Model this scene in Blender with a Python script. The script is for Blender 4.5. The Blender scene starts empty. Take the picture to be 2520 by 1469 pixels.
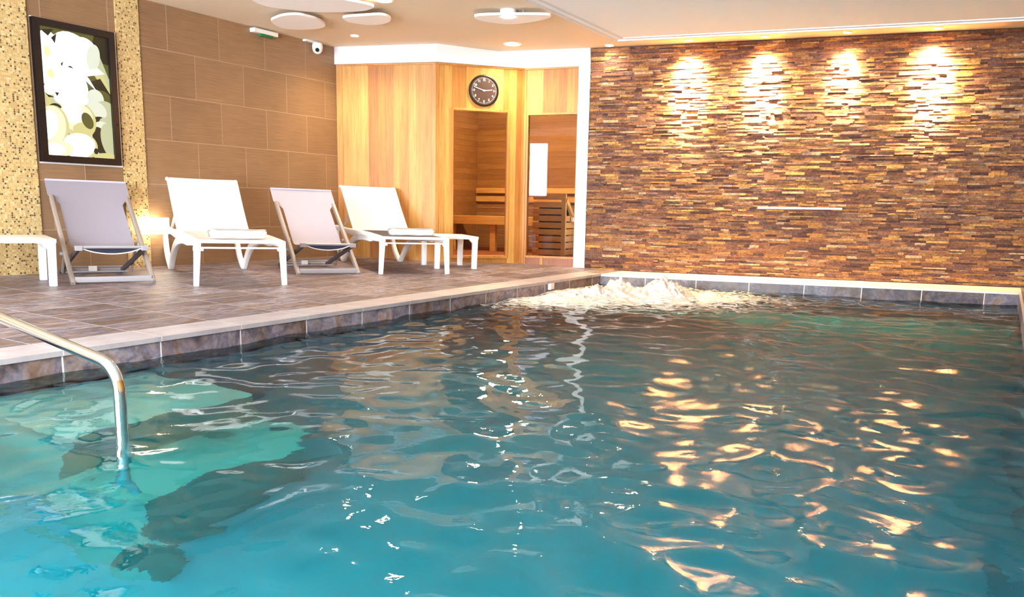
import bpy, bmesh, math, random
import numpy as np
from mathutils import Vector, Matrix
SC = bpy.context.scene
COL = SC.collection
random.seed(7)
PI = math.pi

# ------------------------------------------------------------------ camera, world, exposure
F_PX, YAW, PIT, ROL, PPY = 2073.2, -0.5224, 0.1661, 0.0172, 123.2
CAM_H = 0.70
fw = Vector((math.sin(YAW)*math.cos(PIT), math.cos(YAW)*math.cos(PIT), -math.sin(PIT)))
rt = Vector((math.cos(YAW), -math.sin(YAW), 0)); up = rt.cross(fw)
cr, sr = math.cos(ROL), math.sin(ROL)
rt, up = cr*rt + sr*up, -sr*rt + cr*up
cam = bpy.data.cameras.new('camera'); co = bpy.data.objects.new('camera', cam); COL.objects.link(co)
M = Matrix.Identity(4)
for i in range(3):
    M[i][0], M[i][1], M[i][2] = rt[i], up[i], -fw[i]
M[2][3] = CAM_H
co.matrix_world = M
cam.sensor_fit = 'HORIZONTAL'; cam.sensor_width = 36.0; cam.lens = 36.0*F_PX/2520.0
cam.shift_y = PPY/2520.0
cam.clip_start = 0.02; cam.clip_end = 200
SC.camera = co

W = bpy.data.worlds.new('daylight'); SC.world = W; W.use_nodes = True
W.node_tree.nodes['Background'].inputs[0].default_value = (0.86, 0.93, 1.0, 1)
W.node_tree.nodes['Background'].inputs[1].default_value = 17.0

SC.view_settings.view_transform = 'Standard'; SC.view_settings.look = 'None'
SC.view_settings.exposure = 1.7; SC.view_settings.gamma = 1.0; SC.view_settings.use_curve_mapping = False
cy = SC.cycles
cy.max_bounces = 8; cy.diffuse_bounces = 4; cy.glossy_bounces = 4; cy.transmission_bounces = 6
cy.transparent_max_bounces = 12; cy.volume_bounces = 0
cy.caustics_reflective = False; cy.caustics_refractive = True
cy.sample_clamp_indirect = 60.0; cy.use_denoising = True

# measured layout (metres)
XL, XP = -6.861, -3.767           # left wall, left pool edge
XR, XW = 0.172, 1.5               # right pool edge, right wall
YB = -2.6                         # window wall behind the camera
TH = math.radians(10.2216)        # the stone wall's turn
DST, DPO, DSO = 9.606, 8.984, 8.270   # stone wall, far pool edge, soffit edge (distance along the stone normal)
ZC, ZS = 2.480, 2.294             # ceiling, lowered soffit
SLOPE = 0.031668                  # deck falls towards the pool
ZW = -0.110                       # water level
XS = -3.392
sd = Vector((math.cos(TH), math.sin(TH), 0)); nd = Vector((-math.sin(TH), math.cos(TH), 0))
def SN(s, n, z=0.0): return sd*s + nd*n + Vector((0, 0, z))
def y_at(n, x): return (n + math.sin(TH)*x)/math.cos(TH)
def deck_z(x): return SLOPE*max(0.0, XP - x)

# daylight through the openings of the window wall
WINDOWS = [(-6.84, -6.15, 0.95, 2.35), (-5.2, -2.75, 0.1, 2.25), (-2.45, 0.0, 0.1, 2.25)]
for (x0, x1, z0, z1) in WINDOWS:
    l = bpy.data.lights.new('window_daylight', 'AREA'); l.shape = 'RECTANGLE'; l.size = x1-x0; l.size_y = z1-z0
    l.cycles.is_portal = True
    o = bpy.data.objects.new('window_daylight', l); COL.objects.link(o)
    o.location = ((x0+x1)/2, YB-0.05, (z0+z1)/2); o.rotation_euler = (PI/2, 0, 0)

# ------------------------------------------------------------------ materials
def new_mat(name):
    m = bpy.data.materials.new(name); m.use_nodes = True
    return m, m.node_tree.nodes, m.node_tree.links, m.node_tree.nodes['Principled BSDF']
def lin(r, g, b):
    f = lambda c: (c/255/12.92) if c/255 <= 0.04045 else ((c/255+0.055)/1.055)**2.4
    return (f(r), f(g), f(b), 1)
def plain(name, rgb, rough=0.5, metal=0.0, emit=0.0, ecol=None, bump=0.0, bscale=200.0, spec=None):
    m, N, L, b = new_mat(name)
    b.inputs['Base Color'].default_value = lin(*rgb); b.inputs['Roughness'].default_value = rough
    b.inputs['Metallic'].default_value = metal
    if spec is not None: b.inputs['Specular IOR Level'].default_value = spec
    if emit:
        b.inputs['Emission Color'].default_value = ecol or lin(*rgb); b.inputs['Emission Strength'].default_value = emit
    n = N.new('ShaderNodeTexNoise'); n.inputs['Scale'].default_value = 14.0; n.inputs['Detail'].default_value = 3
    tc = N.new('ShaderNodeTexCoord'); L.new(tc.outputs['Object'], n.inputs['Vector'])
    r = N.new('ShaderNodeMapRange'); r.inputs['To Min'].default_value = max(0.02, rough-0.06); r.inputs['To Max'].default_value = rough+0.06
    L.new(n.outputs['Fac'], r.inputs['Value']); L.new(r.outputs['Result'], b.inputs['Roughness'])
    if bump:
        n2 = N.new('ShaderNodeTexNoise'); n2.inputs['Scale'].default_value = bscale; L.new(tc.outputs['Object'], n2.inputs['Vector'])
        bp = N.new('ShaderNodeBump'); bp.inputs['Strength'].default_value = bump; bp.inputs['Distance'].default_value = 0.002
        L.new(n2.outputs['Fac'], bp.inputs['Height']); L.new(bp.outputs['Normal'], b.inputs['Normal'])
    return m
def ramp(N, stops, interp='LINEAR'):
    r = N.new('ShaderNodeValToRGB'); r.color_ramp.interpolation = interp
    e = r.color_ramp.elements
    while len(e) < len(stops): e.new(0.5)
    for k, (p, c) in enumerate(stops): e[k].position = p; e[k].color = c
    return r
def swizzle(N, L, src, a, b, oa=0.0, ob=0.0):
    """Vector (component a + oa, component b + ob, 0) of a vector output."""
    s = N.new('ShaderNodeSeparateXYZ'); L.new(src, s.inputs[0])
    c = N.new('ShaderNodeCombineXYZ')
    for k, (ax, off) in enumerate(((a, oa), (b, ob))):
        m = N.new('ShaderNodeMath'); m.operation = 'ADD'; m.inputs[1].default_value = off
        L.new(s.outputs[ax], m.inputs[0]); L.new(m.outputs[0], c.inputs[k])
    return c.outputs[0]
def brick(N, L, vec, w, h, offset, mortar, smooth=0.0):
    b = N.new('ShaderNodeTexBrick'); b.offset = offset; b.offset_frequency = 2; b.squash = 1.0; b.squash_frequency = 1
    b.inputs['Scale'].default_value = 1.0; b.inputs['Brick Width'].default_value = w; b.inputs['Row Height'].default_value = h
    b.inputs['Mortar Size'].default_value = mortar; b.inputs['Mortar Smooth'].default_value = smooth; b.inputs['Bias'].default_value = 0.0
    b.inputs['Color1'].default_value = (0, 0, 0, 1); b.inputs['Color2'].default_value = (1, 1, 1, 1); b.inputs['Mortar'].default_value = (0, 0, 0, 1)
    L.new(vec, b.inputs['Vector'])
    return b
def mix(N, L, fac, a, b, mode='MIX'):
    m = N.new('ShaderNodeMix'); m.data_type = 'RGBA'; m.blend_type = mode
    for sock, v in ((m.inputs[0], fac), (m.inputs[6], a), (m.inputs[7], b)):
        if isinstance(v, (int, float)): sock.default_value = v
        elif isinstance(v, tuple): sock.default_value = v
        else: L.new(v, sock)
    return m.outputs[2]
def noise(N, L, vec, scale, detail=4, rough=0.55, stretch=None, dist=0.0):
    if stretch:
        mp = N.new('ShaderNodeMapping'); mp.inputs['Scale'].default_value = stretch; L.new(vec, mp.inputs['Vector']); vec = mp.outputs[0]
    n = N.new('ShaderNodeTexNoise'); n.inputs['Scale'].default_value = scale; n.inputs['Detail'].default_value = detail
    n.inputs['Roughness'].default_value = rough; n.inputs['Distortion'].default_value = dist
    L.new(vec, n.inputs['Vector']); return n.outputs['Fac']
def bump(N, L, h, b, strength, dist, invert=False):
    bp = N.new('ShaderNodeBump'); bp.inputs['Strength'].default_value = strength; bp.inputs['Distance'].default_value = dist; bp.invert = invert
    L.new(h, bp.inputs['Height']); L.new(bp.outputs['Normal'], b.inputs['Normal'])

def wall_tile_mat():
    m, N, L, b = new_mat('brown_wall_tile')
    tc = N.new('ShaderNodeTexCoord'); o = tc.outputs['Object']
    v = swizzle(N, L, o, 1, 2, -0.037, -0.043)
    br = brick(N, L, v, 0.6, 0.406, 0.5, 0.0035)
    st = noise(N, L, o, 6.0, 4, 0.6, (1, 0.6, 26))
    cl = noise(N, L, o, 1.4, 3)
    tone = ramp(N, [(0.0, lin(156, 124, 94)), (1.0, lin(170, 137, 106))]); L.new(br.outputs['Color'], tone.inputs[0])
    rs = ramp(N, [(0.3, lin(196, 190, 182)), (0.7, lin(255, 250, 240))]); L.new(st, rs.inputs[0])
    c = mix(N, L, 0.75, tone.outputs[0], rs.outputs[0], 'MULTIPLY')
    rc = ramp(N, [(0.3, lin(225, 222, 222)), (0.75, lin(255, 255, 250))]); L.new(cl, rc.inputs[0])
    c = mix(N, L, 1.0, c, rc.outputs[0], 'MULTIPLY')
    c = mix(N, L, br.outputs['Fac'], c, lin(170, 142, 114))
    L.new(c, b.inputs['Base Color']); b.inputs['Roughness'].default_value = 0.42
    bump(N, L, br.outputs['Fac'], b, 0.5, 0.002, True)
    return m
def mosaic_mat():
    m, N, L, b = new_mat('gold_mosaic')
    tc = N.new('ShaderNodeTexCoord'); v = swizzle(N, L, tc.outputs['Object'], 1, 2, 0.003, 0.0)
    br = brick(N, L, v, 0.0165, 0.0165, 0.0, 0.0012)
    rp = ramp(N, [(0.0, lin(96, 76, 46)), (0.09, lin(132, 104, 62)), (0.13, lin(186, 154, 98)), (0.45, lin(206, 177, 116)), (0.75, lin(194, 166, 112)), (0.9, lin(216, 196, 146))], 'CONSTANT')
    L.new(br.outputs['Color'], rp.inputs[0])
    c = mix(N, L, br.outputs['Fac'], rp.outputs[0], lin(198, 180, 138))
    L.new(c, b.inputs['Base Color']); b.inputs['Roughness'].default_value = 0.3
    bump(N, L, br.outputs['Fac'], b, 0.4, 0.001, True)
    return m
def slate(name, a, bb, oa, ob, w, h, mortar, grout, offset=0.0, light=1.0, rough=0.4, streak=(1, 1, 1)):
    m, N, L, b = new_mat(name)
    tc = N.new('ShaderNodeTexCoord'); o = tc.outputs['Object']
    v = swizzle(N, L, o, a, bb, oa, ob)
    br = brick(N, L, v, w, h, offset, mortar)
    # every tile shifts the cloud pattern so that neighbours differ
    ad = N.new('ShaderNodeVectorMath'); ad.operation = 'MULTIPLY_ADD'
    L.new(br.outputs['Color'], ad.inputs[0]); ad.inputs[1].default_value = (37, 11, 23); L.new(o, ad.inputs[2])
    n1 = noise(N, L, ad.outputs[0], 3.2, 6, 0.62, streak, 0.6)
    n2 = noise(N, L, ad.outputs[0], 9.0, 5, 0.6, streak, 0.3)
    k = light
    def cc(r, g, bl): return lin(min(255, r*k), min(255, g*k), min(255, bl*k))
    r1 = ramp(N, [(0.24, cc(92, 74, 66)), (0.36, cc(130, 106, 92)), (0.45, cc(152, 136, 134)), (0.52, cc(120, 114, 130)), (0.58, cc(158, 150, 160)), (0.66, cc(152, 124, 102)), (0.78, cc(190, 178, 170))])
    L.new(n1, r1.inputs[0])
    r2 = ramp(N, [(0.32, lin(128, 116, 112)), (0.58, lin(255, 255, 255))]); L.new(n2, r2.inputs[0])
    c = mix(N, L, 0.8, r1.outputs[0], r2.outputs[0], 'MULTIPLY')
    tr = ramp(N, [(0.0, lin(196, 184, 180)), (1.0, lin(255, 255, 255))]); L.new(br.outputs['Color'], tr.inputs[0])
    c = mix(N, L, 1.0, c, tr.outputs[0], 'MULTIPLY')
    c = mix(N, L, br.outputs['Fac'], c, lin(*grout))
    L.new(c, b.inputs['Base Color'])
    rr = N.new('ShaderNodeMapRange'); rr.inputs['To Min'].default_value = rough-0.1; rr.inputs['To Max'].default_value = rough+0.12
    L.new(n2, rr.inputs['Value']); L.new(rr.outputs['Result'], b.inputs['Roughness'])
    hh = N.new('ShaderNodeMath'); hh.operation = 'SUBTRACT'; L.new(n2, hh.inputs[0]); L.new(br.outputs['Fac'], hh.inputs[1])
    bump(N, L, hh.outputs[0], b, 0.35, 0.004)
    return m
def wood_mat(name, stops, along=2, seam=0.0, gloss=0.45):
    """Boards: each mesh island gets its own tone; grain runs along one axis."""
    m, N, L, b = new_mat(name)
    tc = N.new('ShaderNodeTexCoord'); o = tc.outputs['Object']
    g = N.new('ShaderNodeNewGeometry')
    st = [22, 22, 22]; st[along] = 1.1
    ad = N.new('ShaderNodeVectorMath'); ad.operation = 'ADD'
    sc = N.new('ShaderNodeVectorMath'); sc.operation = 'SCALE'; sc.inputs[0].default_value = (13, 7, 5); L.new(g.outputs['Random Per Island'], sc.inputs['Scale'])
    L.new(o, ad.inputs[0]); L.new(sc.outputs[0], ad.inputs[1])
    n1 = noise(N, L, ad.outputs[0], 2.2, 5, 0.6, tuple(st), 0.8)
    st2 = [4, 4, 4]; st2[along] = 0.7
    n2 = noise(N, L, ad.outputs[0], 1.3, 3, 0.5, tuple(st2))
    r0 = ramp(N, stops); L.new(g.outputs['Random Per Island'], r0.inputs[0])
    r1 = ramp(N, [(0.25, lin(214, 190, 168)), (0.55, lin(255, 252, 246))]); L.new(n1, r1.inputs[0])
    r2 = ramp(N, [(0.3, lin(236, 216, 196)), (0.7, lin(255, 255, 250))]); L.new(n2, r2.inputs[0])
    c = mix(N, L, 0.9, r0.outputs[0], r1.outputs[0], 'MULTIPLY'); c = mix(N, L, 1.0, c, r2.outputs[0], 'MULTIPLY')
    L.new(c, b.inputs['Base Color']); b.inputs['Roughness'].default_value = gloss
    bump(N, L, n1, b, 0.08, 0.003)
    return m
def stone_mat():
    m, N, L, b = new_mat('split_stone_strips')
    tc = N.new('ShaderNodeTexCoord'); o = tc.outputs['Object']; g = N.new('ShaderNodeNewGeometry')
    sc = N.new('ShaderNodeVectorMath'); sc.operation = 'SCALE'; sc.inputs[0].default_value = (31, 17, 9); L.new(g.outputs['Random Per Island'], sc.inputs['Scale'])
    ad = N.new('ShaderNodeVectorMath'); ad.operation = 'ADD'; L.new(o, ad.inputs[0]); L.new(sc.outputs[0], ad.inputs[1])
    n1 = noise(N, L, ad.outputs[0], 11.0, 7, 0.7, (1, 1, 1.7), 0.9)
    n2 = noise(N, L, ad.outputs[0], 48.0, 5, 0.7, (1, 1, 1.5))
    r0 = ramp(N, [(0.0, lin(104, 74, 66)), (0.09, lin(156, 112, 90)), (0.22, lin(186, 140, 92)), (0.33, lin(134, 104, 98)), (0.44, lin(200, 154, 96)), (0.52, lin(156, 114, 92)), (0.64, lin(180, 146, 116)), (0.76, lin(222, 184, 114)), (0.82, lin(124, 98, 96)), (0.90, lin(220, 200, 170)), (0.95, lin(164, 118, 90))], 'CONSTANT')
    L.new(g.outputs['Random Per Island'], r0.inputs[0])
    r1 = ramp(N, [(0.25, lin(128, 94, 84)), (0.42, lin(204, 176, 160)), (0.55, lin(250, 232, 208)), (0.75, lin(255, 246, 220))]); L.new(n1, r1.inputs[0])
    c = mix(N, L, 0.85, r0.outputs[0], r1.outputs[0], 'MULTIPLY')
    r2 = ramp(N, [(0.33, lin(150, 132, 124)), (0.58, lin(255, 255, 255))]); L.new(n2, r2.inputs[0])
    c = mix(N, L, 0.8, c, r2.outputs[0], 'MULTIPLY')
    L.new(c, b.inputs['Base Color']); b.inputs['Roughness'].default_value = 0.6
    h = mix(N, L, 0.5, n1, n2)
    bump(N, L, h, b, 1.0, 0.022)
    return m
def fabric_mat(name, rgb, trans=0.12):
    m, N, L, b = new_mat(name)
    tc = N.new('ShaderNodeTexCoord')
    ch = N.new('ShaderNodeTexChecker'); ch.inputs['Scale'].default_value = 260; L.new(tc.outputs['Object'], ch.inputs['Vector'])
    ch.inputs[1].default_value = lin(*rgb); ch.inputs[2].default_value = lin(*[max(0, c-14) for c in rgb])
    L.new(ch.outputs['Color'], b.inputs['Base Color']); b.inputs['Roughness'].default_value = 0.7
    bump(N, L, ch.outputs['Fac'], b, 0.2, 0.001)
    return m

MT = {}
MT['wall'] = wall_tile_mat(); MT['mosaic'] = mosaic_mat()
MT['deck'] = slate('slate_deck_tile', 1, 0, -2.315+0.538*10, 3.767+0.25*40, 0.538, 0.25, 0.0035, (186, 176, 174), light=1.08, rough=0.5, streak=(2.8, 0.9, 1))
MT['band'] = slate('slate_pool_band', 1, 2, -2.315+0.538*10, 3.0, 0.538, 0.6, 0.0045, (222, 218, 216), light=1.12, streak=(1.3, 1.3, 1.3))
MT['bandfar'] = slate('slate_far_band', 0, 2, 0.1+0.538*10, 3.0, 0.538, 0.6, 0.0045, (222, 210, 204), light=0.92, streak=(1.3, 1.3, 1.3))
def pale_tile(name, a, bb, oa, rgb, rgb2, grout):
    m, N, L, b = new_mat(name)
    tc = N.new('ShaderNodeTexCoord'); o = tc.outputs['Object']
    br = brick(N, L, swizzle(N, L, o, a, bb, oa, 0.0), 0.538, 30, 0.0, 0.0035)
    n1 = noise(N, L, o, 5.0, 5, 0.6, (1.6, 0.8, 1), 0.4)
    r1 = ramp(N, [(0.3, lin(*rgb)), (0.7, lin(*rgb2))]); L.new(n1, r1.inputs[0])
    c = mix(N, L, br.outputs['Fac'], r1.outputs[0], lin(*grout)); L.new(c, b.inputs['Base Color']); b.inputs['Roughness'].default_value = 0.5
    return m
MT['cope'] = pale_tile('pale_coping_tile', 0, 1, 0.1+0.538*10, (224, 210, 202), (240, 230, 224), (244, 236, 230))
MT['edge'] = pale_tile('pale_edge_tile', 1, 0, -2.315+0.538*10, (160, 150, 152), (186, 178, 180), (206, 200, 200))
MT['stone'] = stone_mat()
MT['cedar'] = wood_mat('cedar_boards', [(0.0, lin(176, 120, 58)), (0.2, lin(194, 144, 72)), (0.4, lin(204, 160, 88)), (0.55, lin(170, 108, 48)), (0.7, lin(198, 150, 76)), (0.85, lin(210, 170, 98)), (1.0, lin(184, 128, 60))])
MT['trim'] = wood_mat('cedar_trim', [(0.0, lin(192, 138, 70)), (1.0, lin(200, 150, 82))])
MT['redwood'] = wood_mat('reddish_plinth', [(0.0, lin(150, 92, 64)), (1.0, lin(168, 108, 78))])
MT['sauna_in'] = wood_mat('sauna_lining', [(0.0, lin(150, 108, 58)), (1.0, lin(168, 124, 70))], along=0, gloss=0.9)
MT['bench'] = wood_mat('pale_bench_wood', [(0.0, lin(220, 180, 112)), (1.0, lin(232, 196, 130))], along=0, gloss=0.8)
MT['ceil'] = plain('beige_ceiling_paint', (230, 214, 190), 0.85)
MT['soffit'] = plain('off_white_soffit_paint', (250, 247, 246), 0.85)
MT['white_wall'] = plain('white_paint', (226, 224, 226), 0.7)
MT['resin'] = plain('white_resin', (252, 252, 253), 0.35)
MT['resin_warm'] = plain('greyed_white_resin', (232, 228, 228), 0.4)
MT['sling_w'] = fabric_mat('white_mesh_textile', (254, 254, 255))
MT['sling_g'] = fabric_mat('pale_lavender_textile', (182, 176, 190))
MT['taupe'] = plain('taupe_lacquered_aluminium', (152, 139, 131), 0.45, 0.1)
MT['charcoal'] = plain('charcoal_metal', (84, 80, 86), 0.45, 0.3)
MT['gap_dark'] = plain('seat_gap_shade', (62, 58, 74), 0.8)  # shade of the open gap under the deck chair seat, as colour
MT['silver'] = plain('silver_bar', (168, 166, 172), 0.35, 0.3)
MT['towel'] = plain('white_terry', (240, 238, 234), 0.95, bump=0.9, bscale=160)
MT['chrome'] = plain('polished_steel', (214, 214, 210), 0.08, 1.0)
MT['black'] = plain('black_gloss', (16, 12, 14), 0.3)
MT['dial'] = plain('dark_brown_dial', (58, 36, 28), 0.45)
MT['white_ink'] = plain('white_ink', (246, 242, 236), 0.5)
MT['plastic'] = plain('white_plastic', (240, 240, 236), 0.4)
MT['green'] = plain('green_plastic', (24, 118, 66), 0.4)
MT['lens'] = plain('dark_lens', (10, 10, 12), 0.1)
MT['steel'] = plain('brushed_steel', (220, 222, 226), 0.3, 0.8)
MT['lampglow'] = plain('warm_lamp_glow', (255, 250, 240), 0.5, emit=4.5, ecol=(1, 0.84, 0.62, 1))
MT['bulb'] = plain('warm_bulb', (255, 246, 230), 0.5, emit=30.0, ecol=(1, 0.80, 0.52, 1))
MT['pool'] = plain('blue_green_pool_liner', (124, 184, 198), 0.6)
MT['step'] = plain('pale_pool_step', (176, 200, 190), 0.6)
MT['dark'] = plain('dark_cavity', (34, 26, 22), 0.9)
MT['rwall'] = plain('ochre_plaster', (168, 128, 76), 0.8)

def glass_mat():
    m, N, L, b = new_mat('grey_tinted_glass'); N.remove(b)
    out = N['Material Output']; t = N.new('ShaderNodeBsdfTransparent'); t.inputs[0].default_value = (0.62, 0.60, 0.57, 1)
    g = N.new('ShaderNodeBsdfGlossy'); g.inputs['Roughness'].default_value = 0.02; g.inputs['Color'].default_value = (0.24, 0.23, 0.25, 1)
    fr = N.new('ShaderNodeFresnel'); fr.inputs[0].default_value = 1.7
    mx = N.new('ShaderNodeMixShader'); L.new(fr.outputs[0], mx.inputs[0]); L.new(t.outputs[0], mx.inputs[1]); L.new(g.outputs[0], mx.inputs[2])
    L.new(mx.outputs[0], out.inputs[0]); return m
MT['glass'] = glass_mat()
def water_mat():
    m, N, L, b = new_mat('pool_water'); N.remove(b)
    out = N['Material Output']; tc = N.new('ShaderNodeTexCoord'); o = tc.outputs['Object']
    nz = noise(N, L, o, 16.0, 3, 0.5)
    bp = N.new('ShaderNodeBump'); bp.inputs['Strength'].default_value = 0.06; bp.inputs['Distance'].default_value = 0.02
    L.new(nz, bp.inputs['Height'])
    t = N.new('ShaderNodeBsdfTransparent'); t.inputs[0].default_value = (0.97, 0.99, 0.99, 1)
    r = N.new('ShaderNodeBsdfRefraction'); r.inputs['IOR'].default_value = 1.33; r.inputs['Roughness'].default_value = 0.0
    L.new(bp.outputs[0], r.inputs['Normal'])
    m1 = N.new('ShaderNodeMixShader'); m1.inputs[0].default_value = 1.0; L.new(t.outputs[0], m1.inputs[1]); L.new(r.outputs[0], m1.inputs[2])
    g = N.new('ShaderNodeBsdfGlossy'); g.inputs['Roughness'].default_value = 0.015; L.new(bp.outputs[0], g.inputs['Normal'])
    fr = N.new('ShaderNodeFresnel'); fr.inputs[0].default_value = 1.33; L.new(bp.outputs[0], fr.inputs['Normal'])
    mx = N.new('ShaderNodeMixShader'); L.new(fr.outputs[0], mx.inputs[0]); L.new(m1.outputs[0], mx.inputs[1]); L.new(g.outputs[0], mx.inputs[2])
    # aerated water near the jets
    d = N.new('ShaderNodeBsdfDiffuse'); d.inputs[0].default_value = lin(250, 246, 238)
    at = N.new('ShaderNodeAttribute'); at.attribute_name = 'air'
    nf = noise(N, L, o, 9.0, 7, 0.72, (1, 1.8, 1), 1.6)
    ml = N.new('ShaderNodeMath'); ml.operation = 'MULTIPLY_ADD'; L.new(at.outputs['Fac'], ml.inputs[0]); ml.inputs[1].default_value = 0.42; L.new(nf, ml.inputs[2])
    rp = ramp(N, [(0.74, (0, 0, 0, 1)), (0.90, (1, 1, 1, 1))]); L.new(ml.outputs[0], rp.inputs[0])
    m2 = N.new('ShaderNodeMixShader'); L.new(rp.outputs[0], m2.inputs[0]); L.new(mx.outputs[0], m2.inputs[1]); L.new(d.outputs[0], m2.inputs[2])
    L.new(m2.outputs[0], out.inputs[0])
    va = N.new('ShaderNodeVolumeAbsorption'); va.inputs['Color'].default_value = (0.0, 0.90, 0.925, 1); va.inputs['Density'].default_value = 1.35
    L.new(va.outputs[0], out.inputs['Volume'])
    return m
MT['water'] = water_mat()
def foam_mat():
    m, N, L, b = new_mat('white_foam')
    tc = N.new('ShaderNodeTexCoord'); n = noise(N, L, tc.outputs['Object'], 45.0, 6, 0.7)
    b.inputs['Base Color'].default_value = lin(222, 214, 208); b.inputs['Roughness'].default_value = 0.6
    b.inputs['Subsurface Weight'].default_value = 0.0
    bump(N, L, n, b, 0.5, 0.015); return m
MT['foam'] = foam_mat()

# ------------------------------------------------------------------ mesh helpers
class MB:
    def __init__(self): self.bm = bmesh.new(); self.mats = []
    def poly(self, pts, mi=0):
        f = self.bm.faces.new([self.bm.verts.new(Vector(p)) for p in pts]); f.material_index = mi; return f
    def hexa(self, c, mi=0):
        v = [self.bm.verts.new(Vector(p)) for p in c]
        for q in ((3, 2, 1, 0), (4, 5, 6, 7), (0, 1, 5, 4), (1, 2, 6, 5), (2, 3, 7, 6), (3, 0, 4, 7)):
            self.bm.faces.new([v[i] for i in q]).material_index = mi
        return self
    def box(self, x0, x1, y0, y1, z0, z1, mi=0):
        return self.hexa([(x0, y0, z0), (x1, y0, z0), (x1, y1, z0), (x0, y1, z0), (x0, y0, z1), (x1, y0, z1), (x1, y1, z1), (x0, y1, z1)], mi)
    def prism(self, pl, z0, z1, mi=0):
        n = len(pl); a = [self.bm.verts.new((p[0], p[1], z0)) for p in pl]; b = [self.bm.verts.new((p[0], p[1], z1)) for p in pl]
        self.bm.faces.new(a[::-1]).material_index = mi; self.bm.faces.new(b).material_index = mi
        for i in range(n): self.bm.faces.new((a[i], a[(i+1) % n], b[(i+1) % n], b[i])).material_index = mi
        return self
    def sweep(self, path, prof, side=None, closed_caps=True, mi=0):
        """Sweep a list of (a, b) profile points along path; a along `side`, b along the other normal.
        prof may be a list of profiles, one per path point."""
        path = [Vector(p) for p in path]; n = len(path); rings = []
        sref = Vector(side) if side else None
        for i, p in enumerate(path):
            t = (path[min(i+1, n-1)] - path[max(i-1, 0)]).normalized()
            if sref is None:
                r = Vector((0, 0, 1)) if abs(t.z) < 0.9 else Vector((1, 0, 0)); s = t.cross(r).normalized()
            else: s = (sref - t*sref.dot(t)).normalized()
            w = s.cross(t).normalized()
            pr = prof[i] if isinstance(prof[0], list) else prof
            rings.append([self.bm.verts.new(p + s*a + w*b) for a, b in pr])
        k = len(rings[0])
        for i in range(n-1):
            for j in range(k):
                self.bm.faces.new((rings[i][j], rings[i][(j+1) % k], rings[i+1][(j+1) % k], rings[i+1][j])).material_index = mi
        if closed_caps:
            self.bm.faces.new(rings[0][::-1]).material_index = mi; self.bm.faces.new(rings[-1]).material_index = mi
        return self
    def tube(self, path, r, k=14, mi=0):
        rr = r if isinstance(r, (list, tuple)) else [r]*len(path)
        return self.sweep(path, [[(q*math.cos(2*PI*j/k), q*math.sin(2*PI*j/k)) for j in range(k)] for q in rr], mi=mi)
    def disc(self, c, n, r, h, k=40, mi=0, r2=None):
        n = Vector(n).normalized(); c = Vector(c)
        return self.sweep([c, c+n*h], [[(q*math.cos(2*PI*j/k), q*math.sin(2*PI*j/k)) for j in range(k)] for q in (r, r if r2 is None else r2)], mi=mi)
    def grid(self, fn, nu, nv, mi=0):
        g = [[self.bm.verts.new(Vector(fn(i/nu, j/nv))) for j in range(nv+1)] for i in range(nu+1)]
        for i in range(nu):
            for j in range(nv): self.bm.faces.new((g[i][j], g[i+1][j], g[i+1][j+1], g[i][j+1])).material_index = mi
        return self
    def bevel(self, w, seg=2):
        bmesh.ops.bevel(self.bm, geom=self.bm.edges[:], offset=w, segments=seg, affect='EDGES', clamp_overlap=True, profile=0.7); return self
    def solidify(self, t):
        bmesh.ops.solidify(self.bm, geom=self.bm.faces[:], thickness=t); return self
    def build(self, name, mats, parent=None, smooth=False, fix=True):
        if fix: bmesh.ops.recalc_face_normals(self.bm, faces=self.bm.faces[:])
        me = bpy.data.meshes.new(name); self.bm.to_mesh(me); self.bm.free()
        for m in (mats if isinstance(mats, (list, tuple)) else [mats]): me.materials.append(m)
        o = bpy.data.objects.new(name, me); COL.objects.link(o)
        if smooth:
            me.polygons.foreach_set('use_smooth', [True]*len(me.polygons))
            me.set_sharp_from_angle(angle=math.radians(38))
        if parent: o.parent = parent
        return o
def rect(a, b): return [(-a/2, -b/2), (a/2, -b/2), (a/2, b/2), (-a/2, b/2)]
def rrect(a, b, r, k=3):
    out = []
    for cx_, cy_, a0 in ((a/2-r, b/2-r, 0), (-a/2+r, b/2-r, 90), (-a/2+r, -b/2+r, 180), (a/2-r, -b/2+r, 270)):
        for i in range(k+1):
            t = math.radians(a0+90*i/k); out.append((cx_+r*math.cos(t), cy_+r*math.sin(t)))
    return out
def smooth_path(pts, n=24):
    """Catmull-Rom through the points."""
    P = [Vector(p) for p in pts]; P = [2*P[0]-P[1]] + P + [2*P[-1]-P[-2]]; out = []
    segs = len(P)-3
    for k in range(n+1):
        t = k/n*segs; i = min(int(t), segs-1); u = t-i; a, b, c, d = P[i:i+4]
        out.append(0.5*((2*b)+(c-a)*u+(2*a-5*b+4*c-d)*u*u+(3*b-3*c+d-a)*u**3))
    return out
def tag(o, label=None, cat=None, group=None, kind=None):
    if label: o['label'] = label
    if cat: o['category'] = cat
    if group: o['group'] = group
    if kind: o['kind'] = kind
    return o
def struct(o, label, cat): return tag(o, label, cat, kind='structure')
def empty(name, loc=(0, 0, 0)):
    o = bpy.data.objects.new(name, None); o.empty_display_size = 0.1; COL.objects.link(o); o.location = loc; return o
def on_deck(o, x, y, ang, dz=0.0):
    """Stand a thing (local y = its back direction) on the sloping deck."""
    o.matrix_world = Matrix.Translation((x, y, deck_z(x)+dz)) @ Matrix.Rotation(math.atan(SLOPE), 4, 'Y') @ Matrix.Rotation(ang-PI/2, 4, 'Z')
def copy_tree(o, parent=None):
    c = o.copy(); COL.objects.link(c)
    if parent: c.parent = parent; c.matrix_parent_inverse = o.matrix_parent_inverse.copy()
    for ch in [k for k in bpy.data.objects if k.parent == o]: copy_tree(ch, c)
    return c

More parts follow.
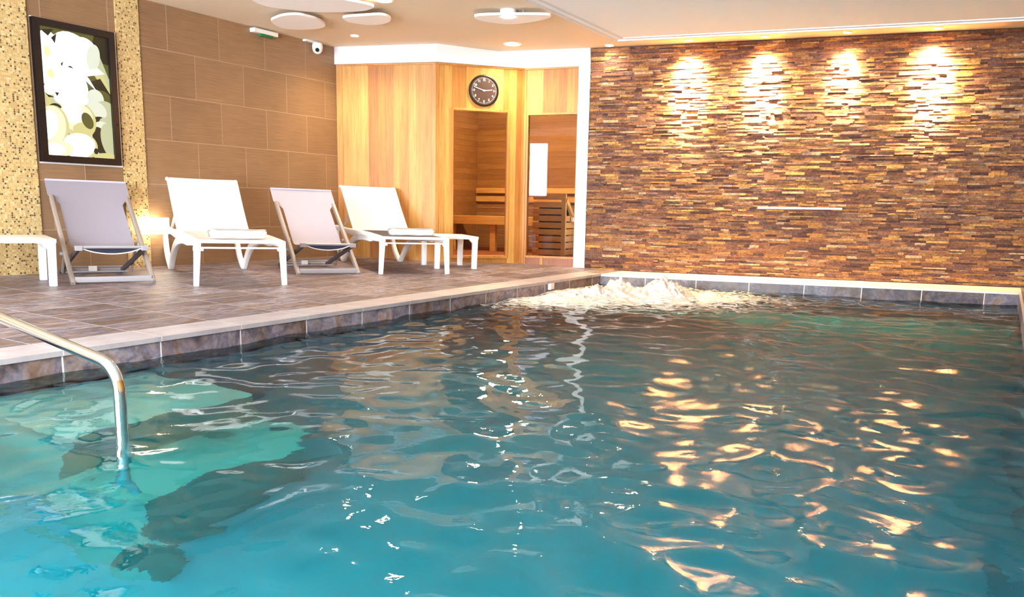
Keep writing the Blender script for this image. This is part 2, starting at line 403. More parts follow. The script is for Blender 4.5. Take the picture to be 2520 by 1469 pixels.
# ------------------------------------------------------------------ the room
FARL = SN(0, DPO)
def far_y(x): return y_at(DPO, x)
b = MB()
# deck: sloped slab left of the pool, up to the sauna and the stone wall
zl = deck_z(XL)
b.hexa([(XL-0.1, YB, -0.3), (XP-0.02, YB, -0.3), (XP-0.02, y_at(DST, XP)+1.2, -0.3), (XL-0.1, y_at(DST, XL)+1.2, -0.3),
        (XL-0.1, YB, zl), (XP, YB, 0), (XP, y_at(DST, XP)+1.2, 0), (XL-0.1, y_at(DST, XL)+1.2, zl)])
struct(b.build('floor', MT['deck']), 'grey brown slate tiled deck sloping gently to the pool', 'floor')
# pale outer row of the deck along the pool's left edge
b = MB(); b.hexa([(XP-0.235, YB, deck_z(XP-0.235)), (XP+0.012, YB, -0.022), (XP+0.012, far_y(XP)-0.0, -0.022), (XP-0.235, far_y(XP), deck_z(XP-0.235)),
                  (XP-0.235, YB, deck_z(XP-0.235)+0.004), (XP+0.012, YB, 0.003), (XP+0.012, far_y(XP), 0.003), (XP-0.235, far_y(XP), deck_z(XP-0.235)+0.004)])
struct(b.build('trim_1', MT['edge']), 'pale tile nosing along the left pool edge', 'pool edge')
# right deck
b = MB(); xr = XR+0.021; b.hexa([(xr, YB, -0.3), (XW+0.1, YB, -0.3), (XW+0.1, y_at(DST, XW), -0.3), (xr, y_at(DST, xr), -0.3), (xr, YB, 0), (XW+0.1, YB, 0), (XW+0.1, y_at(DST, XW), 0), (xr, y_at(DST, xr), 0)])
struct(b.build('floor_right', MT['deck']), 'brown tiled deck along the right pool edge', 'floor')
# back deck
YP0 = -1.5
b = MB(); b.box(XP-0.02, XR+0.02, YB, YP0-0.021, -0.3, 0); struct(b.build('floor_back', MT['deck']), 'tiled deck behind the camera before the windows', 'floor')
# far coping between pool and stone wall (stone frame)
s0 = -2.72; s1 = 3.4
b = MB(); b.box(s0, s1, DPO-0.014, DST+0.3, -0.024, -0.004); b.box(s0, s1, DPO+0.021, DST+0.3, -0.3, -0.0245); o = b.build('trim_2', MT['cope']); o.rotation_euler.z = TH
struct(o, 'pale tiled ledge between the pool and the stone wall', 'pool ledge')
# pool basin
zb = -1.45; poly = [(XP, YP0), (XR, YP0), (XR, far_y(XR)), (XP, far_y(XP))]
b = MB(); b.poly([(p[0], p[1], zb) for p in poly])
for i in range(4):
    p, q = poly[i], poly[(i+1) % 4]; b.poly([(p[0], p[1], zb), (q[0], q[1], zb), (q[0], q[1], -0.28), (p[0], p[1], -0.28)])
struct(b.build('pool_basin', MT['pool'], fix=False), 'pale lined basin under the turquoise water', 'pool')
# tile bands at the waterline
b = MB(); b.box(XP-0.02, XP, YP0, far_y(XP), -0.34, -0.004); struct(b.build('wall_pool_left', MT['band']), 'slate tile band along the left waterline', 'tile band')
b = MB(); b.box(XR, XR+0.02, YP0, far_y(XR)+0.0, -0.34, 0.001); struct(b.build('wall_pool_right', MT['band']), 'slate tile band along the right waterline', 'tile band')
sA = Vector((XP, far_y(XP), 0)).dot(sd); sB = Vector((XR, far_y(XR), 0)).dot(sd)
b = MB(); b.box(sA, sB, DPO, DPO+0.02, -0.34, -0.0245); o = b.build('wall_pool_far', MT['bandfar']); o.rotation_euler.z = TH
struct(o, 'blue grey slate tile band under the stone wall', 'tile band')
b = MB(); b.box(XP-0.02, XR, YP0-0.02, YP0, -0.34, -0.004); struct(b.build('wall_pool_near', MT['band']), 'slate tile band at the near end', 'tile band')
# entry steps under the handrail
b = MB(); b.box(XP, -2.98, 1.84, 2.75, zb, -0.40); b.box(-2.98, -2.62, 1.84, 2.75, zb, -0.86)
struct(b.build('trim_3', MT['step']), 'pale entry steps under water beside the handrail', 'pool steps')

# walls
b = MB(); b.box(XL-0.15, XL, YB, 11.2, -0.1, 2.7); struct(b.build('wall_left', MT['wall']), 'brown tiled wall behind the loungers', 'wall')
b = MB(); b.box(XL, XL+0.012, 2.3, 4.118, deck_z(XL)-0.02, ZC); struct(b.build('wall_mosaic_near', MT['mosaic']), 'wide gold mosaic strip left of the lit picture', 'mosaic strip')
b = MB(); b.box(XL, XL+0.012, 4.905, 5.135, deck_z(XL)-0.02, ZC); struct(b.build('wall_mosaic_far', MT['mosaic']), 'narrow gold mosaic strip right of the lit picture', 'mosaic strip')
b = MB(); b.box(XW, XW+0.15, YB, 11.2, -0.1, 2.7); struct(b.build('wall_right', MT['rwall']), 'ochre wall right of the pool', 'wall')
b = MB(); xs = [XL-0.15] + [v for w in WINDOWS for v in w[:2]] + [XW+0.15]
for i in range(0, len(xs), 2): b.box(xs[i], xs[i+1], YB-0.15, YB, -0.3, 2.7)
for (x0, x1, z0, z1) in WINDOWS: b.box(x0, x1, YB-0.15, YB, -0.3, z0); b.box(x0, x1, YB-0.15, YB, z1, 2.7)
struct(b.build('wall_back', MT['white_wall']), 'white window wall behind the camera', 'wall')
for k, (x0, x1, z0, z1) in enumerate(WINDOWS):
    b = MB(); f = 0.05
    b.box(x0, x0+f, YB-0.1, YB-0.04, z0, z1); b.box(x1-f, x1, YB-0.1, YB-0.04, z0, z1); b.box(x0+f, x1-f, YB-0.1, YB-0.04, z0, z0+f); b.box(x0+f, x1-f, YB-0.1, YB-0.04, z1-f, z1)
    if x1-x0 > 1.5: b.box((x0+x1)/2-0.03, (x0+x1)/2+0.03, YB-0.1, YB-0.04, z0+f, z1-f)
    struct(b.build('window_%d' % (k+1), MT['charcoal']), 'window frame in the wall behind the camera', 'window')

b = MB(); b.box(XL-0.15, XW+0.15, 11.2, 11.35, -0.3, 2.7); struct(b.build('wall_light_stop', MT['white_wall']), 'unseen wall added behind the sauna to stop light leaks', 'wall')  # unseen, added to close the open back against daylight leaking through the lining
# stone veneer: strips in random courses, one wall
def stone_wall():
    rnd = random.Random(3); b = MB(); S0, S1 = -2.545, 3.35
    b.box(S0, S1, DST+0.012, DST+0.2, -0.1, 2.7)
    z = 0.004
    while z < 2.46:
        h = rnd.choice((0.012, 0.015, 0.019, 0.023, 0.028)); h = min(h, 2.475-z); s = S0 - rnd.uniform(0, 0.012)
        while s < S1:
            w = rnd.uniform(0.05, 0.23); e = min(s+w, S1)
            if rnd.random() < 0.25 and h > 0.025:
                parts = ((z, z+h*0.5), (z+h*0.5, z+h))
            else: parts = ((z, z+h),)
            for (za, zb_) in parts:
                d = abs(rnd.gauss(0.0, 0.009)); d2 = d + rnd.uniform(-0.004, 0.004); f = DST - d; f2 = DST - d2; t = rnd.uniform(-0.003, 0.003); g = 0.0006
                b.hexa([(s, f+t, za), (e, f2+t, za), (e, DST+0.02, za), (s, DST+0.02, za), (s, f, zb_-g), (e, f2, zb_-g), (e, DST+0.02, zb_-g), (s, DST+0.02, zb_-g)])
            s = e
        z += h
    o = b.build('wall_stone', MT['stone'], fix=False); o.rotation_euler.z = TH
    struct(o, 'wall of split brown and ochre stone strips behind the pool', 'stone wall')
stone_wall()

# ceiling and soffit
b = MB(); b.box(XL-0.1, XW+0.1, YB-0.1, 11.2, ZC, ZC+0.15); struct(b.build('ceiling', MT['ceil']), 'beige ceiling above the deck', 'ceiling')
fy = lambda x: y_at(DSO, x)
b = MB(); b.prism([(XS, YB), (XW, YB), (XW, fy(XW)), (XS, fy(XS))], ZS, ZC); struct(b.build('ceiling_soffit', MT['soffit']), 'lowered white ceiling field above the pool', 'ceiling')
b = MB()
for off, dr in ((0.0, 0.014), (0.085, 0.008)):
    w = 0.022; xa = XS+off; n_ = DSO-off
    g = lambda x, q: y_at(q, x)
    b.hexa([(xa, YB, ZS-dr), (xa+w, YB, ZS-dr), (xa+w, g(xa+w, n_-w), ZS-dr), (xa, g(xa, n_), ZS-dr), (xa, YB, ZS), (xa+w, YB, ZS), (xa+w, g(xa+w, n_-w), ZS), (xa, g(xa, n_), ZS)])
    b.hexa([(xa, g(xa, n_), ZS-dr), (xa+w, g(xa+w, n_-w), ZS-dr), (XW, g(XW, n_-w), ZS-dr), (XW, g(XW, n_), ZS-dr), (xa, g(xa, n_), ZS), (xa+w, g(xa+w, n_-w), ZS), (XW, g(XW, n_-w), ZS), (XW, g(XW, n_), ZS)])
struct(b.build('trim_4', MT['white_wall']), 'thin white bead round the lowered ceiling', 'ceiling trim')

# ------------------------------------------------------------------ sauna cabin
A = Vector((XL+0.002, 7.735, 0)); B = Vector((-5.712, 8.092, 0)); C = Vector((-4.992, 8.858, 0)); D = Vector((-4.25, 8.992, 0))
ZT = 2.288
sauna = tag(empty('sauna_cabin', ((A.x+D.x)/2, 9.2, deck_z(-5.5))), 'corner sauna cabin clad in honey coloured vertical boards', 'sauna')
sauna_off = -Vector(sauna.location)
def addp(o):
    o.parent = sauna; o.location = sauna_off; return o
def face(P, Q):
    d = (Q-P).normalized(); n = Vector((d.y, -d.x, 0)); return d, n, (Q-P).length
def slab(b, P, d, n, u0, u1, z0, z1, t0, t1):
    a = [P+d*u0+n*t0, P+d*u1+n*t0, P+d*u1+n*t1, P+d*u0+n*t1]
    b.hexa([(p.x, p.y, z0) for p in a] + [(p.x, p.y, z1) for p in a])
def boards(b, P, d, n, u0, u1, z0, z1, rnd, sub=True):
    u = u0
    while u < u1-1e-4:
        w = rnd.choice((0.07, 0.09, 0.1, 0.115)); e = u+w
        if u1-e < 0.04: e = u1
        slab(b, P, d, n, u, e-0.0004, z0, z1, -0.03, rnd.uniform(-0.0008, 0.0008)); u = e
rnd = random.Random(11)
zf = lambda p: deck_z(p.x)
d1, n1, l1 = face(A, B); d2, n2, l2 = face(B, C); d3, n3, l3 = face(C, D)
# door opening along B-C and window opening along C-D
du0, du1 = (Vector((-5.553, 8.226, 0))-B).dot(d2), (Vector((-5.14, 8.719, 0))-B).dot(d2)
wu0, wu1 = (Vector((-4.934, 8.87, 0))-C).dot(d3), (Vector((-4.355, 8.973, 0))-C).dot(d3)
DZ0, DZ1, WZ0, WZ1 = 0.128, 1.785, 0.135, 1.762
b = MB(); boards(b, A, d1, n1, 0.07, l1-0.035, zf(B)-0.02, ZT, rnd); addp(b.build('left_cladding', MT['cedar'], fix=True))
b = MB(); boards(b, B, d2, n2, 0.035, du0-0.02, zf(B)-0.04, ZT, rnd); boards(b, B, d2, n2, du1+0.02, l2-0.03, zf(C)-0.03, ZT, rnd); boards(b, B, d2, n2, du0-0.02, du1+0.02, DZ1+0.02, ZT, rnd)
slab(b, B, d2, n2, du0-0.02, du1+0.02, zf(B)-0.06, DZ0-0.02, -0.03, 0); addp(b.build('door_side_cladding', MT['cedar']))
b = MB(); boards(b, C, d3, n3, 0.03, wu0-0.015, -0.02, ZT, rnd); boards(b, C, d3, n3, wu0-0.015, l3, WZ1+0.02, ZT, rnd); addp(b.build('window_side_cladding', MT['cedar']))
b = MB(); slab(b, C, d3, n3, wu0-0.01, wu0+0.17, -0.02, WZ0-0.02, -0.02, 0.001); slab(b, C, d3, n3, wu0+0.21, l3, -0.02, WZ0-0.02, -0.02, 0.001)
addp(b.build('plinth', MT['redwood']))
b = MB(); slab(b, C, d3, n3, wu0+0.17, wu0+0.21, -0.02, WZ0-0.02, -0.02, 0.006)
slab(b, A, d1, n1, 0.0, 0.07, zf(A)-0.02, ZT, -0.03, 0.008)
for P, dd, nn, u in ((A, d1, n1, l1),): slab(b, P, dd, nn, u-0.035, u+0.006, zf(B)-0.02, ZT, -0.03, 0.009)
slab(b, B, d2, n2, -0.004, 0.035, zf(B)-0.03, ZT, -0.03, 0.009)
slab(b, B, d2, n2, l2-0.03, l2, zf(C)-0.03, ZT, -0.03, 0.008); slab(b, C, d3, n3, 0, 0.03, -0.02, ZT, -0.03, 0.008)
slab(b, A, d1, n1, 0.0, l1, ZT-0.018, ZT, 0.0, 0.012); slab(b, B, d2, n2, 0, l2, ZT-0.018, ZT, 0, 0.012); slab(b, C, d3, n3, 0, l3, ZT-0.018, ZT, 0, 0.012)
addp(b.build('corner_trim', MT['trim']))
def frame(P, d, n, u0, u1, z0, z1, w, t, name, par=None):
    b = MB()
    slab(b, P, d, n, u0-w, u0, z0-w, z1+w, -0.05, t); slab(b, P, d, n, u1, u1+w, z0-w, z1+w, -0.05, t)
    slab(b, P, d, n, u0, u1, z1, z1+w, -0.05, t); slab(b, P, d, n, u0, u1, z0-w, z0, -0.05, t)
    return addp(b.build(name, MT['trim']))
frame(B, d2, n2, du0, du1, DZ0, DZ1, 0.028, 0.014, 'door_frame')
frame(C, d3, n3, wu0, wu1, WZ0, WZ1, 0.024, 0.012, 'window_frame')
b = MB(); slab(b, B, d2, n2, du0+0.003, du1-0.003, DZ0+0.006, DZ1-0.006, -0.034, -0.026); addp(b.build('door', MT['glass']))['label'] = 'tinted glass door'
b = MB(); slab(b, C, d3, n3, wu0, wu1, WZ0, WZ1, -0.034, -0.026); addp(b.build('window_pane', MT['glass']))
# lining of the cabin
YBK, XRI = 10.75, -3.75
b = MB(); nb = 26
for k in range(nb):
    z0, z1 = 0.06+k*2.06/nb, 0.06+(k+1)*2.06/nb-0.0015
    b.box(XL+0.03, XRI, YBK, YBK+0.03, z0, z1); b.box(XL+0.005, XL+0.03, A.y+0.06, YBK, z0, z1); b.box(XRI, XRI+0.03, DST+0.25, YBK, z0, z1)
addp(b.build('inner_lining', MT['sauna_in']))
b = MB(); b.prism([(XL+0.01, A.y+0.08), (B.x-0.03, B.y+0.08), (C.x-0.03, C.y+0.09), (D.x, D.y+0.08), (D.x, DST+0.25), (XRI, DST+0.25), (XRI, YBK), (XL+0.01, YBK)], 2.12, 2.16); addp(b.build('inner_ceiling', MT['sauna_in']))
b = MB(); b.prism([(XL+0.01, A.y+0.08), (B.x-0.03, B.y+0.08), (C.x-0.03, C.y+0.09), (D.x, D.y+0.08), (D.x, DST+0.25), (XRI, DST+0.25), (XRI, YBK), (XL+0.01, YBK)], 0.085, 0.115); addp(b.build('inner_floor', MT['redwood']))
# bench inside
t = tag(empty('sauna_bench', (-5.9, 10.2, 0.115)), 'pale wooden bench seen through the sauna door', 'bench'); off = -Vector(t.location)
b = MB()
for k in range(6): b.box(-6.82, -5.12, 9.66+k*0.105, 9.755+k*0.105, 0.545, 0.575)
o = b.build('seat', MT['bench'], t); o.location = off
b = MB(); b.box(-6.82, -5.12, 9.64, 9.665, 0.47, 0.575); o = b.build('front_rail', MT['bench'], t); o.location = off
for x in (-6.55, -5.90, -5.2):
    b = MB(); b.box(x-0.04, x+0.04, 9.67, 9.72, 0.117, 0.545); o = b.build('leg', MT['bench'], t); o.location = off
b = MB()
for z in (0.78, 0.9): b.box(-6.82, -5.12, YBK-0.05, YBK-0.02, z, z+0.075)
o = b.build('backrest', MT['bench'], t); o.location = off
# heater guard inside
t = tag(empty('heater_guard', (-4.75, 9.3, 0.115)), 'slatted wooden guard round the sauna stove behind the right pane', 'guard'); off = -Vector(t.location)
gP = C + d3*(wu0-0.06) - n3*0.42; gl = 0.42
b = MB(); slab(b, gP, d3, n3, gl-0.05, gl, 0.118, 0.80, -0.025, 0.018); slab(b, gP, d3, n3, 0.0, gl, 0.80, 0.875, -0.025, 0.018)
o = b.build('post', MT['bench'], t); o.location = off
for k in range(8):
    b = MB(); z0 = 0.125+k*0.083; slab(b, gP, d3, n3, 0.0, gl-0.05, z0, z0+0.066, -0.01, 0.012); o = b.build('slat', MT['bench'], t); o.location = off
gQ = gP + d3*gl
for k in range(6):
    z0 = 0.125+k*0.083; ln = min(0.55, 0.55*(0.95-z0)/0.45+0.12) if z0 > 0.45 else 0.55
    b = MB(); slab(b, gQ, -n3, d3, 0.02, ln, z0, z0+0.066, -0.02, 0.0); o = b.build('side_slat', MT['bench'], t); o.location = off
b = MB(); p0, p1 = gQ + Vector((0, 0, 0.80)), gQ - n3*0.58 + Vector((0, 0, 0.42)); b.sweep([p0, p1], rect(0.03, 0.06), side=d3); o = b.build('sloping_rail', MT['bench'], t); o.location = off
b = MB(); b.disc(gQ - n3*0.2 + d3*0.02 + Vector((0, 0, 0.56)), d3, 0.03, 0.02, 16); o = b.build('knob', MT['plastic'], t); o.location = off
b = MB(); bx = gP + d3*0.06 - n3*0.05; slab(b, bx, d3, n3, 0, 0.3, 0.118, 0.72, -0.3, 0); o = b.build('sauna_stove', MT['dark']); tag(o, 'dark sauna stove behind the slatted guard', 'stove')
l = bpy.data.lights.new('sauna_lamp', 'POINT'); l.energy = 120; l.color = (1, 0.84, 0.5); l.shadow_soft_size = 0.08
o = bpy.data.objects.new('sauna_lamp', l); COL.objects.link(o); o.location = (-5.55, 9.25, 1.95)

# white fascia, lower band and post
b = MB(); b.prism([(XL+0.004, 7.70), (-5.655, 8.045), (-5.27, 8.745), (-4.222, 8.978), (-4.19, 9.63), (XL+0.004, 9.63)], 2.372, ZC); struct(b.build('trim_5', MT['white_wall']), 'white fascia between ceiling and sauna', 'fascia')
b = MB()
q = lambda P, n_, t: (P.x+n_.x*t, P.y+n_.y*t)
b.prism([(XL+0.004, 7.70), (-5.655, 8.045), q(C, (n2+n3).normalized(), 0.02), (-4.24, 8.975), (-4.19, 9.63), (XL+0.004, 9.63)], ZT, 2.372); struct(b.build('trim_6', MT['white_wall']), 'white band right above the sauna boards', 'fascia')
b = MB(); pa = Vector((-4.350, 8.968, 0)); pd = sd; pn = -nd
slab(b, pa, pd, pn, 0, 0.135, -0.02, 2.372, -0.2, 0.008); struct(b.build('trim_7', MT['white_wall']), 'white post between sauna window and stone wall', 'post')

# ------------------------------------------------------------------ fixtures
# waterfall blade in the stone wall
b = MB(); b.sweep([SN(-0.637, DST, 0.742), SN(0.21, DST, 0.742)], [(-0.06, 0.009), (0.06, 0.009), (0.06, -0.009), (-0.06, -0.009)], side=nd)
tag(b.build('waterfall_spout', MT['steel']), 'long thin steel water blade in the stone wall', 'spout')
# wall washer spots over the stone wall
SPOT = [(-1.443, 1900), (-0.668, 1900), (0.124, 520), (0.943, 2200)]
names = ['leftmost of the four recessed spots above the stone wall', 'second spot from the left above the stone wall, over the steel spout', 'dimmest of the four recessed spots above the stone wall', 'rightmost spot above the stone wall']
def downlight(c, r, label, group=None, glow=True, drop=0.006):
    t = tag(empty('recessed_spotlight', (c[0], c[1], ZC)), label, 'ceiling light', group)
    b = MB(); k = 28
    ring = [(r*1.25, 0), (r*1.25, -drop), (r, -drop-0.002), (r, 0)]
    vs = [[b.bm.verts.new((a*math.cos(2*PI*i/k), a*math.sin(2*PI*i/k), z)) for a, z in ring] for i in range(k)]
    for i in range(k):
        for j in range(3): b.bm.faces.new((vs[i][j], vs[i][j+1], vs[(i+1) % k][j+1], vs[(i+1) % k][j]))
    b.build('ring', MT['plastic'], t)
    b = MB(); b.disc((0, 0, -0.001), (0, 0, -1), r, 0.004, 28); b.build('bulb', MT['bulb'], t)
    return t
NSP = DST-0.2
for (s, e), nm in zip(SPOT, names):
    c = SN(s, NSP); downlight((c.x, c.y), 0.035, nm, 'wall washer spots')
    l = bpy.data.lights.new('wall_wash', 'SPOT'); l.energy = e; l.color = (1.0, 0.74, 0.38); l.spot_size = math.radians(50); l.spot_blend = 1.0; l.shadow_soft_size = 0.05
    o = bpy.data.objects.new('wall_wash', l); COL.objects.link(o); o.location = (c.x, c.y, ZC-0.02)
    dv = (nd*0.60 + Vector((0, 0, -1))).normalized(); o.rotation_euler = dv.to_track_quat('-Z', 'Y').to_euler()
    l = bpy.data.lights.new('wall_wash_spill', 'SPOT'); l.energy = 35+0.05*e; l.color = (1.0, 0.70, 0.32); l.spot_size = math.radians(110); l.spot_blend = 1.0; l.shadow_soft_size = 0.05
    o2 = bpy.data.objects.new('wall_wash_spill', l); COL.objects.link(o2); o2.location = o.location; dv = (nd*0.25 + Vector((0, 0, -1))).normalized(); o2.rotation_euler = dv.to_track_quat('-Z', 'Y').to_euler()
for (x, y, r, e, nm) in [(-6.198, 7.289, 0.04, 40, 'small lit spot in the ceiling near the camera dome'), (-4.899, 8.411, 0.085, 40, 'wide lit downlight above the sauna window'),
                         (-3.963, 8.921, 0.045, 7, 'small lit spot in the corner between fascia and stone wall'), (-4.922, 6.186, 0.07, 42, 'lit downlight cut by the top edge of the photo')]:
    downlight((x, y), r, nm)
    l = bpy.data.lights.new('downlight', 'SPOT'); l.energy = e; l.color = (1, 0.80, 0.56); l.spot_size = math.radians(140); l.spot_blend = 1.0; l.shadow_soft_size = 0.05
    o = bpy.data.objects.new('downlight', l); COL.objects.link(o); o.location = (x, y, ZC-0.03)
t = tag(empty('surface_downlight', (-4.125, 6.99, ZC)), 'lit cylinder lamp just above the rightmost ceiling disc', 'ceiling light')
b = MB(); b.disc((0, 0, 0), (0, 0, -1), 0.075, 0.05, 32); b.build('housing', MT['plastic'], t, smooth=True)
b = MB(); b.disc((0, 0, -0.05), (0, 0, -1), 0.066, 0.012, 32); b.build('bulb', MT['bulb'], t)

# acoustic discs under the ceiling
BL = [([(-6.23, 6.13), (-6.05, 6.06), (-5.93, 6.05), (-5.84, 6.09), (-5.82, 6.19), (-5.82, 6.3), (-5.87, 6.44), (-5.94, 6.55), (-6.03, 6.61), (-6.17, 6.63), (-6.32, 6.58), (-6.41, 6.49), (-6.39, 6.34), (-6.29, 6.18)], 'white rounded ceiling panel nearest the exit light'),
      ([(-5.56, 6.37), (-5.48, 6.35), (-5.35, 6.37), (-5.25, 6.39), (-5.15, 6.42), (-5.13, 6.5), (-5.18, 6.61), (-5.28, 6.7), (-5.41, 6.74), (-5.52, 6.72), (-5.59, 6.63), (-5.62, 6.52), (-5.59, 6.42)], 'smallest white rounded ceiling panel'),
      ([(-5.0, 6.14), (-5.07, 6.19), (-5.19, 6.22), (-5.41, 6.17), (-5.62, 6.06), (-5.75, 5.91), (-5.85, 5.73), (-5.83, 5.55), (-5.78, 5.48), (-5.57, 5.4), (-5.33, 5.48), (-5.15, 5.68), (-5.05, 5.88), (-4.99, 6.08)], 'largest white ceiling panel, cut by the top edge'),
      ([(-4.41, 6.86), (-4.44, 6.94), (-4.42, 7.08), (-4.27, 7.27), (-4.01, 7.27), (-3.84, 7.21), (-3.76, 7.14), (-3.78, 7.08), (-3.92, 7.0), (-4.05, 6.94), (-4.19, 6.88), (-4.34, 6.84)], 'white ceiling panel under the cylinder lamp')]
for pts, nm in BL:
    cx_ = sum(p[0] for p in pts)/len(pts); cy_ = sum(p[1] for p in pts)/len(pts)
    cl = smooth_path([(p[0]-cx_, p[1]-cy_, 0) for p in pts+[pts[0]]], 80)[:-1]
    t = tag(empty('ceiling_panel', (cx_, cy_, 2.42)), nm, 'ceiling panel', 'acoustic panels under the ceiling')
    b = MB(); b.prism([(p.x, p.y) for p in cl], 0, 0.022); b.build('panel', MT['soffit'], t)
    b = MB()
    for k in range(3): a = 2*PI*k/3; b.disc((0.12*math.cos(a), 0.12*math.sin(a), 0.022), (0, 0, 1), 0.004, ZC-2.42-0.022, 8)
    b.build('hanger', MT['silver'], t)

# exit light and dome camera on the left wall
t = tag(empty('exit_light', (XL, 6.6, 2.43)), 'white emergency exit light with green lower face', 'exit light')
b = MB(); b.box(0.001, 0.07, -0.16, 0.17, -0.012, 0.03); b.bevel(0.008); b.build('housing', MT['plastic'], t)
b = MB(); b.box(0.018, 0.062, -0.06, 0.11, -0.034, -0.012); b.build('sign_panel', MT['green'], t)
t = tag(empty('security_camera', (XL, 7.3, 2.40)), 'white dome security camera on the brown wall near the sauna', 'camera')
b = MB(); b.box(0.001, 0.05, -0.10, 0.08, 0.058, 0.078); b.build('mount', MT['plastic'], t)
b = MB()
for k in range(10): pass
prof = [(0.05, 0.055), (0.058, 0.03), (0.058, 0.0), (0.05, -0.03), (0.032, -0.052), (0.008, -0.06)]
b.tube([(0.075, 0.05, z) for r, z in prof], [r for r, z in prof], 24); b.build('dome', MT['plastic'], t, smooth=True)
dv = Vector((0.62, -0.74, -0.25)).normalized(); b = MB(); b.disc(Vector((0.075, 0.05, -0.01))+dv*0.045, dv, 0.022, 0.014, 20); b.build('lens', MT['lens'], t)

# lit wall lamp
t = tag(empty('wall_lamp', (XL, 5.155, 0.475)), 'glowing white box lamp low on the wall at the mosaic edge', 'wall lamp')
b = MB(); b.box(0.013, 0.025, -0.05, 0.05, -0.05, 0.05); b.build('wall_plate', MT['plastic'], t)
b = MB(); b.box(0.026, 0.125, -0.108, 0.108, -0.074, 0.074); b.bevel(0.004); b.build('lamp_shade', MT['lampglow'], t)

# lightbox picture
t = tag(empty('lightbox_picture', (XL, 4.5, 1.56)), 'backlit picture of white flowers and pebbles in black frame', 'picture')
y0, y1, z0, z1 = 4.142-4.5, 4.859-4.5, 1.003-1.56, 2.128-1.56
b = MB(); b.box(0.001, 0.006, y0+0.002, y1+0.040, z0-0.012, z1+0.010); b.build('backing', MT['white_wall'], t)
fwid = 0.056
b = MB()
for bx_ in ((y0, y1, z1-fwid, z1), (y0, y1, z0, z0+fwid), (y0, y0+fwid, z0+fwid, z1-fwid), (y1-fwid, y1, z0+fwid, z1-fwid)): b.box(0.02, 0.05, *bx_)
b.box(0.005, 0.0205, y0, y1, z0, z1)
b.build('picture_frame', MT['black'], t)
pm = [plain('print_'+n_, tuple(int(v*0.35) for v in c), 0.4, emit=(0.55 if n_ == 'white' else 0.30), ecol=lin(*c)) for n_, c, e in (('olive', (96, 92, 44), 0.25), ('white', (255, 255, 250), 0.34), ('cream', (238, 238, 200), 0.27), ('sage', (196, 200, 158), 0.26), ('straw', (214, 206, 140), 0.26), ('dark', (40, 38, 22), 0.2), ('yellow', (250, 244, 178), 0.28), ('pale', (226, 232, 212), 0.26))]
b = MB(); pw, ph = (y1-y0-2*fwid), (z1-z0-2*fwid); layer = [0]
def ell(a, c, ra, rc, mi, rot=0.0, k=28, wob=0.0, seed=0):
    layer[0] += 1; rr = random.Random(seed+layer[0]); x = 0.0205 + layer[0]*0.0003; pts = []
    ph_ = rr.uniform(0, 6)
    for i in range(k):
        th_ = 2*PI*i/k; q_ = 1+wob*math.sin(3*th_+ph_); u, v = ra*math.cos(th_)*q_*pw, rc*math.sin(th_)*q_*ph
        uu = u*math.cos(rot)-v*math.sin(rot); vv = u*math.sin(rot)+v*math.cos(rot)
        yy = min(max(y0+fwid+a*pw+uu, y0+fwid), y1-fwid); zz = min(max(z0+fwid+c*ph+vv, z0+fwid), z1-fwid)
        if not pts or (abs(pts[-1][1]-yy)+abs(pts[-1][2]-zz)) > 1e-5: pts.append((x, yy, zz))
    b.poly(pts, mi)
def pol(P, mi):
    layer[0] += 1; x = 0.0205 + layer[0]*0.0003
    b.poly([(x, y0+fwid+a*pw, z0+fwid+c*ph) for a, c in P], mi)
pol([(0, 0), (1, 0), (1, 1), (0, 1)], 0)
pol([(0.72, 0.8), (1, 0.78), (1, 1), (0.8, 1)], 5)
pol([(0.75, 0.80), (0.86, 0.86), (1.0, 0.66), (1.0, 0.56)], 3); pol([(0.72, 0.72), (0.9, 0.70), (1.0, 0.58), (1, 0.5)], 4)
pol([(0.70, 0.62), (0.86, 0.66), (1.0, 0.54), (1.0, 0.42), (0.8, 0.46)], 5); ell(0.88, 0.47, 0.17, 0.09, 0, -0.6)
ell(0.74, 0.46, 0.15, 0.11, 7, -0.5); ell(0.90, 0.36, 0.2, 0.12, 3, -0.5); ell(0.80, 0.40, 0.14, 0.06, 7, -0.6)
ell(0.80, 0.27, 0.15, 0.075, 5, 0.2); ell(0.92, 0.29, 0.12, 0.05, 3, -0.3)
ell(0.08, 0.42, 0.12, 0.09, 4); ell(0.24, 0.43, 0.13, 0.08, 3, 0.4); ell(0.15, 0.35, 0.12, 0.06, 5, 0.6); ell(0.34, 0.42, 0.1, 0.07, 2, 0.3)
ell(0.86, 0.13, 0.22, 0.18, 7, 0.2); ell(0.84, 0.12, 0.13, 0.15, 5, 0.45); ell(0.97, 0.14, 0.15, 0.16, 3, 0.3)
ell(0.48, 0.30, 0.28, 0.145, 4, -0.1, wob=0.03); ell(0.46, 0.32, 0.25, 0.115, 2, -0.05, wob=0.03); ell(0.40, 0.345, 0.16, 0.075, 1, 0.1); ell(0.56, 0.235, 0.17, 0.05, 4, 0.15); ell(0.62, 0.30, 0.08, 0.07, 0, 0.5)
ell(0.09, 0.21, 0.24, 0.19, 4, -0.3); ell(0.07, 0.22, 0.22, 0.175, 2, -0.3); ell(0.05, 0.24, 0.13, 0.12, 1, -0.3)
ell(0.50, 0.085, 0.25, 0.115, 4, 0.1); ell(0.47, 0.09, 0.24, 0.105, 1, 0.1, wob=0.03); ell(0.14, 0.05, 0.24, 0.07, 2, 0.1); ell(0.10, 0.05, 0.16, 0.05, 1)
ell(0.72, 0.055, 0.035, 0.025, 5); ell(0.88, 0.01, 0.2, 0.035, 4)
